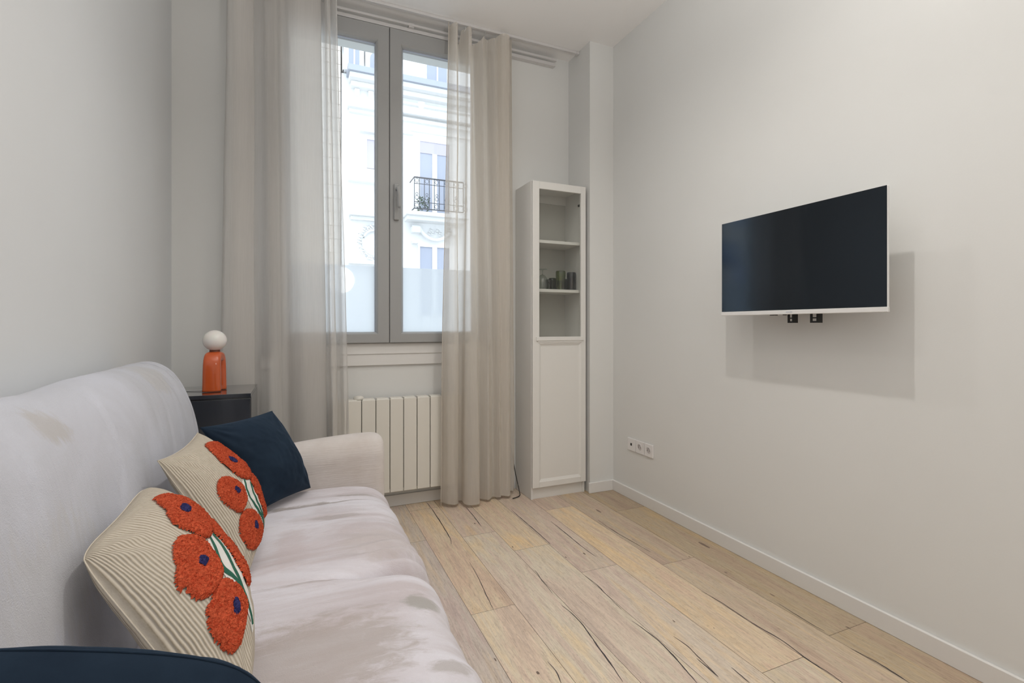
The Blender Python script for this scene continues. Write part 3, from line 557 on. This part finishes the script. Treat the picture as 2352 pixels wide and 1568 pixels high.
# seat cushions
ps = [(-.315, .30), (-.31, .415), (-.29, .447), (-.22, .455), (-.08, .462), (.08, .464), (.20, .460), (.275, .445), (.322, .408), (.345, .35), (.350, .27), (.345, .18), (.338, .07)]
ps = catmull(ps, 8)
def seat(y0, y1, s):
    rows = []; n = int((y1-y0)/.009); L = [(0, 0)]
    for i in range(n+1):
        y = y0+(y1-y0)*i/n; row = []
        for j, (x, z) in enumerate(ps):
            a = ps[max(j-1, 0)]; b = ps[min(j+1, len(ps)-1)]; t_ = Vector((b[0]-a[0], 0, b[1]-a[1])).normalized(); nn = Vector((-t_.z, 0, t_.x))
            fr = sm(.02, .30, x); d = min(y-y0, y1-y); r = .022+.028*fr
            inner = (y1-y if s == 0 else y-y0)
            ins = (.006+.072*fr)*math.exp(-(max(0, inner)/(.022*(.5+fr)))**1.2)
            outer = (y-y0 if s == 0 else y1-y); ins += .02*math.exp(-(outer/.02)**1.3)
            f = .0042*fbm(x*2.3, y*15+x*3, s*5, 1, 4)+.008*fbm(x*1.5, y*1.8, 7+s, 1.5, 2)
            if s == 0: f += .014*math.exp(-((y-1.27)/.05)**2)*sm(.12, .27, x)
            if s == 0:    # gather folds fanning out towards the front edge
                f += .0055*math.sin(y*52+x*9+3*nz(x*2, y*2, 1))*sm(.18, .34, x)*.6*sm(.4, .34, x)
            else:
                f += .013*sm(.10, .28, x)*(math.sin((y-1.30)*110-x*30)*math.exp(-((y-1.44)/.08)**2))
                f -= .0075*math.exp(-((y-1.905-.12*(x-.06))/.012)**2)*sm(-.2, -.05, x)*(1-sm(.22, .30, x))+.0035*math.exp(-((y-1.985-.05*x)/.010)**2)*sm(.0, .15, x)
                f -= .005*math.exp(-((y-1.72-.10*x)/.012)**2)*sm(0, .1, x)
            row.append(Vector((x, y, z))+nn*(f-ins))
        rows.append(row)
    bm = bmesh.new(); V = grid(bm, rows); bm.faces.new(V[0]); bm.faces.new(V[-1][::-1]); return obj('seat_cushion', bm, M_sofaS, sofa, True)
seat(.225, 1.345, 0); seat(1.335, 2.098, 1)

# ------------------------------------------------------------------ scatter cushions
class Cu:
    def __init__(s, TL, TR, BR, BL, h, pin=.07, pw=.5, flip=False, seed=0, rc=0):
        s.c = [Vector(p) for p in (TL, TR, BR, BL)]; s.h = h; s.pin = pin; s.pw = pw; s.seed = seed; s.rc = rc
        n = (s.c[2]-s.c[0]).cross(s.c[1]-s.c[3]).normalized()
        if n.x < 0 and abs(n.x) > .2: n = -n
        if flip: n = -n
        s.n = n
    def S(s, u, v, side=1, off=0):
        k = 1-s.rc*(u*u*v*v)**2; uu = u*(1-s.pin*(1-v*v))*k; vv = v*(1-s.pin*(1-u*u))*k; a = (1+uu)/2; b = (1+vv)/2
        TL, TR, BR, BL = s.c
        p = TL*(1-a)*(1-b)+TR*a*(1-b)+BR*a*b+BL*(1-a)*b
        e = max(0, (1-u*u)*(1-v*v)); t = s.h*e**s.pw*(1.12 if side > 0 else .45)
        w = e**.4*(.0065*fbm(u*1.6+s.seed, v*1.6, side*3, 1.2, 3))
        # tension creases near the corners
        for su, sv in ((-1, -1), (1, -1), (1, 1), (-1, 1)):
            du, dv = u-su, v-sv; r = math.hypot(du, dv); an = math.atan2(dv, du)
            w += .0035*math.sin(an*13+s.seed)*math.exp(-((r-.38)/.2)**2)*e**.3
        return p+s.n*(side*(t+w)+off)
def cushion(name, label, cu, mat, nu=110, flipuv=False):
    base = (cu.c[2]+cu.c[3])/2
    t = thing(name, label, 'cushion', base)
    bm = bmesh.new(); N_ = nu
    for side in (1, -1):
        q = [.45*(-1+2*i/N_)+.55*math.sin(PI/2*(-1+2*i/N_)) for i in range(N_+1)]; rows = [[cu.S(q[i], q[j], side) for i in range(N_+1)] for j in range(N_+1)]
        uvs = [[(i/N_, j/N_) for i in range(N_+1)] for j in range(N_+1)]
        grid(bm, rows, uvs)
    bmesh.ops.remove_doubles(bm, verts=bm.verts, dist=.00002)
    obj('cover', bm, mat, t, True)
    ring = [cu.S(-1+2*k/40, -1) for k in range(40)]+[cu.S(1, -1+2*k/40) for k in range(40)]+[cu.S(1-2*k/40, 1) for k in range(40)]+[cu.S(-1, 1-2*k/40) for k in range(41)]
    bm = bmesh.new(); tube(bm, ring, .0012, 6, False); obj('seam', bm, mat, t, True)
    return t
def inpoly(P, x, y):
    c = False; j = len(P)-1
    for i in range(len(P)):
        if (P[i][1] > y) != (P[j][1] > y) and x < (P[j][0]-P[i][0])*(y-P[i][1])/(P[j][1]-P[i][1])+P[i][0]: c = not c
        j = i
    return c
def edist(P, x, y):
    m = 9
    for i in range(len(P)):
        ax, ay = P[i-1]; bx, by = P[i]; dx, dy = bx-ax, by-ay; l = dx*dx+dy*dy or 1e-9; t = max(0, min(1, ((x-ax)*dx+(y-ay)*dy)/l)); m = min(m, math.hypot(x-ax-t*dx, y-ay-t*dy))
    return m
def patch(cu, name, poly, mat, parent, hgt, step=.0125, fuzz=.0, base=.0006):
    P = catmull(poly, 4, True); xs = [p[0] for p in P]; ys_ = [p[1] for p in P]
    bm = bmesh.new(); V = {}
    def vert(i, j):
        if (i, j) in V: return V[i, j]
        u, v = i*step, j*step
        d = edist(P, u, v) if inpoly(P, u, v) else 0
        h = base+.0004+hgt*min(1, d/.035)**.5+(fuzz*(.5+nz(u*60, v*60, 3)+.5*nz(u*130, v*130, 7)) if fuzz else 0)*(1 if d > 0 else .3)
        jx = fuzz*4*nz(u*70, v*70, 11); jy = fuzz*4*nz(u*70, v*70, 15)
        V[i, j] = bm.verts.new(cu.S(max(-1, min(1, u+jx)), max(-1, min(1, v+jy)), 1, max(.0003, h))); return V[i, j]
    for i in range(int(min(xs)/step)-1, int(max(xs)/step)+2):
        for j in range(int(min(ys_)/step)-1, int(max(ys_)/step)+2):
            if inpoly(P, (i+.5)*step, (j+.5)*step): bm.faces.new((vert(i, j), vert(i+1, j), vert(i+1, j+1), vert(i, j+1)))
    return obj(name, bm, mat, parent, True)
def stem(cu, pts, w, parent):
    L = catmull(pts, 8); n = len(L); left = []; right = []
    for k, (u, v) in enumerate(L):
        a = L[max(k-1, 0)]; b = L[min(k+1, n-1)]; dx, dy = b[0]-a[0], b[1]-a[1]; l = math.hypot(dx, dy) or 1
        ww = w*(.35+.65*math.sin(PI*(k+.6)/n)) ; left.append((u-dy/l*ww, v+dx/l*ww)); right.append((u+dy/l*ww, v-dx/l*ww))
    rows = [[cu.S(*a, 1, .0022), cu.S((a[0]+b[0])/2, (a[1]+b[1])/2, 1, .0042), cu.S(*b, 1, .0022)] for a, b in zip(left, right)]
    bm = bmesh.new(); grid(bm, rows); obj('stem', bm, M_stem, parent, True)
def blob(c, ru, rv, n=14, s=0): return [(c[0]+ru*math.cos(2*PI*i/n)*(1+.22*nz(i*1.7, s, 0)), c[1]+rv*math.sin(2*PI*i/n)*(1+.22*nz(i*1.3, s, 4))) for i in range(n)]
def poppies(cu, parent, petals, centres, stems, white):
    patch(cu, 'white_ground', white, M_embw, parent, .0006, .02)
    for s_ in stems: stem(cu, s_[0], s_[1], parent)
    for k, (p, c) in enumerate(zip(petals, centres)):
        f = patch(cu, 'poppy', p, M_red, parent, .0075, .009, .0028)
        if c: patch(cu, 'flower_centre', blob(c[0], c[1], c[2], 9, k), M_blue, f, .002, .0115, .0018, .0095)
c1 = Cu((-.33, .998, .735), (-.31, 1.32, .76), (-.105, 1.195, .475), (-.07, .80, .465), .088, seed=1, rc=.10)
t1 = cushion('flower_cushion', 'cream corduroy cushion with tufted red poppies, the nearer of the two', c1, M_cord_f)
poppies(c1, t1,
        [[(-.028, -.761), (.08, -.84), (.203, -.889), (.35, -.87), (.47, -.78), (.55, -.6), (.5, -.35), (.3, -.22), (.149, -.235), (-.01, -.218), (-.133, -.246), (-.189, -.361), (-.225, -.471), (-.244, -.595), (-.171, -.688)],
         [(.3, -.3), (.14, -.22), (.09, -.05), (.05, .12), (.0, .27), (.0, .42), (.14, .47), (.36, .34), (.55, .08), (.52, -.22)],
         [(-.327, -.47), (-.239, -.385), (-.203, -.269), (-.228, -.145), (-.28, -.029), (-.351, .061), (-.473, .08), (-.587, .073), (-.679, .046), (-.751, -.005), (-.775, -.087), (-.769, -.174), (-.813, -.171), (-.778, -.284), (-.696, -.335), (-.606, -.446), (-.522, -.488), (-.42, -.495)],
         [(-.444, .066), (-.353, .127), (-.284, .24), (-.266, .357), (-.301, .434), (-.396, .494), (-.544, .531), (-.696, .527), (-.767, .472), (-.811, .365), (-.832, .249), (-.799, .161), (-.746, .089), (-.659, .076), (-.547, .073)]],
        [((.12, -.6), .10, .06), None, ((-.474, -.178), .06, .05), ((-.51, .321), .06, .06)],
        [([(-.06, -.22), (-.15, -.06), (-.21, .06), (-.20, .2), (-.20, .36), (-.25, .5), (-.31, .62)], .036), ([(.08, -.2), (.0, .02), (-.08, .2), (-.17, .38), (-.24, .5)], .028), ([(-.30, .02), (-.25, .10), (-.21, .2)], .024)],
        [(-.07, -.26), (.12, -.25), (.12, .1), (.02, .38), (-.12, .6), (-.33, .66), (-.30, .445), (-.28, .209), (-.31, .03), (-.24, -.12)])
c2 = Cu((-.31, 1.43, .775), (-.28, 1.76, .775), (-.10, 1.74, .475), (-.12, 1.36, .465), .075, seed=5)
t2 = cushion('flower_cushion', 'cream corduroy cushion with tufted red poppies, the farther of the two', c2, M_cord_f)
poppies(c2, t2,
        [[(-.02, -.80), (.2, -.87), (.48, -.78), (.6, -.5), (.5, -.2), (.3, -.02), (.08, .02), (-.10, -.04), (-.20, -.2), (-.22, -.4), (-.20, -.56), (-.13, -.7)],
         [(.28, -.05), (.04, .04), (.02, .22), (.03, .38), (.05, .58), (.2, .75), (.42, .57), (.45, .3), (.42, .05)],
         [(-.551, -.334), (-.45, -.30), (-.371, -.229), (-.315, -.077), (-.321, .086), (-.466, .212), (-.626, .253), (-.737, .205), (-.794, .057), (-.82, -.06), (-.786, -.209), (-.68, -.31)],
         [(-.476, .301), (-.337, .44), (-.257, .631), (-.26, .80), (-.38, .86), (-.58, .84), (-.75, .755), (-.841, .611), (-.85, .445), (-.80, .337), (-.713, .273), (-.586, .265)]],
        [((.02, -.42), .08, .08), None, ((-.528, -.043), .055, .06), ((-.516, .566), .055, .06)],
        [([(-.12, -.06), (-.22, .1), (-.23, .28), (-.18, .48), (-.12, .66), (-.08, .82)], .034), ([(.0, .05), (-.06, .25), (-.09, .45), (-.10, .62)], .026)],
        [(-.14, -.08), (.04, 0), (.06, .3), (.08, .6), (.04, .86), (-.10, .9), (-.17, .7), (-.27, .5), (-.36, .3), (-.30, .08)])
n1 = Cu((-.29, 1.87, .77), (-.09, 2.08, .777), (.045, 2.06, .475), (-.13, 1.85, .475), .085, seed=9, pin=.05)
cushion('velvet_cushion', 'navy velvet cushion leaning in the far corner of the sofa', n1, M_navy)
n0 = Cu((-.325, .59, .826), (-.045, .56, .765), (.05, .65, .48), (-.26, .67, .48), .075, seed=3, pin=-.05, rc=.10)
cushion('velvet_cushion', 'navy velvet cushion at the near end of the sofa, cut off by the frame', n0, M_navy)

# ------------------------------------------------------------------ loose cable by the cabinet
bm = bmesh.new(); tube(bm, catmull([(1.312, 3.02, .25), (1.318, 2.99, .14), (1.325, 2.94, .03), (1.31, 2.90, .006), (1.25, 2.87, .006)], 8), .003, 8); tag(obj('power_cable', bm, M_cordk, None, True), 'thin black cable beside the cabinet foot behind the curtain', 'cable')

# ------------------------------------------------------------------ ceiling lamps (their light is set above)
em = bpy.data.materials.new('lamp_lens'); em.use_nodes = True; eb = em.node_tree.nodes['Principled BSDF']; eb.inputs['Emission Color'].default_value = (1, .93, .84, 1); eb.inputs['Emission Strength'].default_value = 3
dn = None
names = ['above the middle of the floor', 'nearest the window', 'above the sofa seat, added for fill', 'behind the viewer on the right, added for fill', 'behind the viewer on the left, added for fill']
for k, (x, y, e, r) in enumerate(DOWN):
    t = thing('downlight', 'round white recessed ceiling downlight '+names[k], 'ceiling light', (x, y, ZC), 'recessed ceiling downlights')
    bm = bmesh.new(); lathe(bm, [(.030, ZC-.001), (.030, ZC-.008), (.044, ZC-.006), (.046, ZC)], x, y, 28); obj('trim_ring', bm, M_white, t, True)
    bm = bmesh.new(); lathe(bm, [(.001, ZC-.004), (.030, ZC-.004)], x, y, 28); obj('lens', bm, em, t)

# ------------------------------------------------------------------ outside: street and houses opposite
struct(boxes('ground', [(-40, 40, 3.6, 14.0, -3.3, -3.2)], M_street), 'asphalt street below', 'street')
F = 14.0
bd = thing('apartment_building', 'white stone apartment building across the street with ornate facade', 'building', (5, F, -3.2))
bm = bmesh.new(); box(bm, 1.08, 12, F, F+1, -3.2, 7.9); obj('wall', bm, M_fac, bd)
def fb(name, L, mat, parent=bd, bev=0): return boxes(name, [(a, b, F-d, F+.02, z0, z1) for a, b, z0, z1, d in L], mat, parent, bev)
fb('gutter', [(1.20, 12, 7.80, 7.95, .50)], M_zinc); fb('cornice', [(1.25, 12, 7.66, 7.80, .42), (1.30, 12, 7.52, 7.66, .22)], M_fac, bev=.02)
for k in range(3): fb('dentil', [(1.40+.36*k, 1.54+.36*k, 7.34, 7.52, .12)], M_fac, bev=.03)
fb('moulding', [(2.5, 12, 7.34, 7.40, .10)], M_fac)
fb('string_course', [(1.22, 2.0, 6.95, 7.08, .26), (2.0, 12, 7.02, 7.20, .24), (1.26, 12, 6.86, 6.95, .12)], M_fac)
bm = bmesh.new()
v = [bm.verts.new(p) for p in ((1.1, F-.1, 7.95), (12, F-.1, 7.95), (12, F+1.4, 11.5), (1.1, F+1.4, 11.5))]; bm.faces.new(v)
v = [bm.verts.new(p) for p in ((1.1, F-.1, 7.95), (1.1, F+1.4, 11.5), (1.1, F+1.4, 7.95))]; bm.faces.new(v); obj('mansard_roof', bm, M_wfr, bd)
def dormer(x0, x1, z1, arch=False):
    f = boxes('dormer', [(x0-.12, x1+.12, F-.15, F+1.0, 7.95, z1+.2)], M_wfr, bd)
    bm = bmesh.new()
    if arch:
        n = 16; c = (x0+x1)/2; r = (x1-x0)/2; bm.faces.new([bm.verts.new((x, F-.17, z)) for x, z in [(x0, 8.0), (x1, 8.0)]+[(c+r*math.cos(PI*i/n), z1-r+r*math.sin(PI*i/n)) for i in range(n+1)]])
    else: box(bm, x0, x1, F-.18, F-.16, 8.0, z1)
    obj('pane', bm, M_wgl, f); boxes('glazing_bar', [((x0+x1)/2-.02, (x0+x1)/2+.02, F-.2, F-.17, 8.0, z1-.1)], M_wfr, f)
dormer(1.25, 1.52, 8.75); dormer(1.80, 2.15, 8.55, True); dormer(3.37, 3.95, 8.62); dormer(5.2, 5.8, 8.6)
def owin(x0, x1, z0, z1, blind=0, two=True):
    fr = fb('window_frame', [(x0-.06, x0, z0, z1, .06), (x1, x1+.06, z0, z1, .06), (x0-.06, x1+.06, z1, z1+.06, .06)]+([((x0+x1)/2-.07, (x0+x1)/2+.07, z0, z1-blind, .05)] if two else []), M_wfr)
    fb('pane', [(x0, x1, z0, z1-blind, .02)], M_wgl, fr)
    if blind: fb('blind', [(x0, x1, z1-blind, z1, .04)], M_lav, fr)
    return fr
for dx in (0, 3.2, 6.4):
    owin(3.19+dx, 4.05+dx, 4.30, 6.37, .33); owin(3.19+dx, 4.05+dx, 1.4, 3.36, 0)
    fb('balcony_slab', [(2.70+dx, 4.5+dx, 4.14, 4.24, .60), (2.75+dx, 4.45+dx, 4.03, 4.14, .45)], M_fac, bev=.01)
    # iron railing: top and bottom rails, bars, scrolls
    bm = bmesh.new(); xa, xb, yr = 2.92+dx, 4.32+dx, F-.55
    for z, r in ((5.17, .022), (5.0, .010), (4.50, .010), (4.32, .016)): tube(bm, [(xa, yr, z), (xb, yr, z)], r, 6)
    for z in (5.17, 4.32): tube(bm, [(xa, yr, z), (xa, F, z)], .016, 6)
    k = 0; x = xa
    while x <= xb+.001:
        tube(bm, [(x, yr, 4.32), (x, yr, 5.17)], .011, 6)
        if k % 2 == 0:
            for (zc, rr) in ((5.085, .055), (4.41, .06), (4.62, .05), (4.72, .035)):
                tube(bm, [(x+.07+rr*math.cos(a), yr, zc+rr*math.sin(a)) for a in [2*PI*q/10 for q in range(11)]], .007, 5)
        x += .14; k += 1
    obj('balcony_railing', bm, M_iron, bd)
    # segmental pediment over the lower window
    bm = bmesh.new(); c = catmull([(2.95, 3.90), (3.15, 3.90), (3.22, 3.78), (3.40, 3.62), (3.62, 3.56), (3.84, 3.62), (4.02, 3.78), (4.09, 3.90), (4.29, 3.90)], 5)
    tube(bm, [(x+dx, F-.12, z) for x, z in c], .05, 8); obj('pediment', bm, M_fac, bd, True)
    for q in ((2.93+dx, 3.17+dx, 3.72, 3.90, .25), (2.95+dx, 3.12+dx, 3.42, 3.52, .2), (4.1+dx, 4.3+dx, 3.72, 3.9, .25)): fb('bracket', [q], M_fac, bev=.02)
    bm = bmesh.new()
    for q in range(7): tube(bm, [(3.62+dx+.16*math.cos(q)+.035*math.cos(a), F-.06, 3.80+.07*math.sin(q*1.9)+.035*math.sin(a)) for a in [2*PI*w/10 for w in range(11)]], .014, 5)
    obj('carved_ornament', bm, M_fac, bd, True)
ob = owin(1.73, 2.16, 5.42, 6.2, 0, False); fb('pane', [(1.73, 2.16, 5.42, 6.2, .03)], M_lav, ob)
for q in [(1.53, 2.3, 6.36, 6.43, .18), (1.23, 2.4, 4.99, 5.09, .22), (1.26, 2.4, 4.06, 4.21, .28), (1.30, 2.35, 3.96, 4.06, .14), (1.25, 2.4, 2.77, 2.86, .2), (2.5, 3.0, 6.5, 6.58, .1), (2.9, 12, 6.62, 6.68, .06)]: fb('ledge', [q], M_fac, bev=.01)
bm = bmesh.new()   # carved cartouche
for q in range(26):
    a = .9+4.5*q/25; r0 = .42; x = 1.92+r0*math.cos(a+.2)*.95; z = 3.38+r0*1.05*math.sin(a+.2); rr = .04+.022*math.sin(q*2.3)
    tube(bm, [(x+rr*math.cos(b), F-.09-.02*math.sin(q), z+rr*math.sin(b)) for b in [2*PI*w/9 for w in range(10)]], .018, 5)
tube(bm, [(1.92+.30*math.cos(a), F-.08, 3.38+.34*math.sin(a)) for a in [2*PI*w/24 for w in range(25)]], .03, 6)
for sx in (-1, 1): tube(bm, [(1.92+sx*(.12+.0*a)+sx*.018*a*math.cos(a), F-.1, 3.80+.018*a*math.sin(a)) for a in [.5*w for w in range(12)]], .02, 5)
obj('cartouche', bm, M_fac, bd, True)
bm = bmesh.new()
for q in range(12): tube(bm, [(1.75+.05*q+.03*math.cos(a), F-.2, 5.13+.03*abs(math.sin(q*1.3))+.02*math.sin(a)) for a in [2*PI*w/8 for w in range(9)]], .01, 5)
obj('carved_ornament', bm, M_fac, bd, True)
bm = bmesh.new()
for q in range(120):
    p = Vector((3.05+random.random()*.35, F-.42+random.random()*.15, 4.28+random.random()*.38)); d = Vector((random.uniform(-1, 1), random.uniform(-1, 1), random.uniform(0, 1))).normalized()*.06; e = d.cross(Vector((.3, .5, .8))).normalized()*.02
    bm.faces.new([bm.verts.new(v) for v in (p, p+d*.5+e, p+d, p+d*.5-e)])
pl = thing('balcony_plant', 'small leafy plant behind the iron balcony railing opposite', 'plant', (3.22, F-.35, 4.24)); obj('foliage', bm, M_plant, pl)
bm = bmesh.new(); lathe(bm, [(.07, 4.24), (.10, 4.33)], 3.22, F-.35, 14, True); obj('pot', bm, M_wgl, pl)
# beige neighbour with coursed stone
nb2 = thing('neighbour_building', 'beige coursed stone building left of the white facade, behind the curtain', 'building', (-8, F, -3.2))
boxes('wall', [(-24, 1.06, F+.1, F+1, -3.2, 11)], M_facb, nb2)
bm = bmesh.new(); z = -3.1; r = 0
while z < 9:
    x = -16+(.35 if r % 2 else 0)
    while x < 1.0:
        box(bm, x+.004, min(x+.70, 1.06)-.004, F+.075, F+.12, z+.006, z+.357); x += .70
    z += .363; r += 1
obj('stone_courses', bm, M_facb, nb2)
for k in range(6):
    x0 = -2.2-2.6*k
    for z0 in (1.6, 5.0): q = boxes('window_frame', [(x0-.06, x0+1.06, F-.05, F+.05, z0-.06, z0+1.96)], M_wfr, nb2); boxes('pane', [(x0, x0+1.0, F-.07, F-.05, z0, z0+1.9)], M_wgl, q)
# shop sign opposite, seen mirrored in the television screen
sg = thing('shop_sign', 'small blue sign with white letters, mirrored faintly in the television screen', 'sign', (-11.3, F-.2, 3.6))
boxes('sign_board', [(-11.85, -10.75, F-.2, F-.1, 3.45, 4.25)], M_sign, sg, .01)
def glyph(text, size, loc, parent):
    cu_ = bpy.data.curves.new('letters', 'FONT'); cu_.body = text; cu_.size = size; cu_.extrude = .01; cu_.align_x = 'CENTER'
    to = bpy.data.objects.new('tmp', cu_); COL.objects.link(to); to.rotation_euler = (PI/2, 0, 0); to.location = loc
    bpy.context.view_layer.update(); me = bpy.data.meshes.new_from_object(to.evaluated_get(bpy.context.evaluated_depsgraph_get())); me.transform(to.matrix_world); bpy.data.objects.remove(to)
    o = bpy.data.objects.new('lettering', me); COL.objects.link(o); me.materials.clear(); me.materials.append(M_letter); o.parent = parent; o.matrix_parent_inverse = Matrix.Translation(-Vector(parent.location)); return o
glyph('K8', .55, (-11.3, F-.215, 3.72), sg)
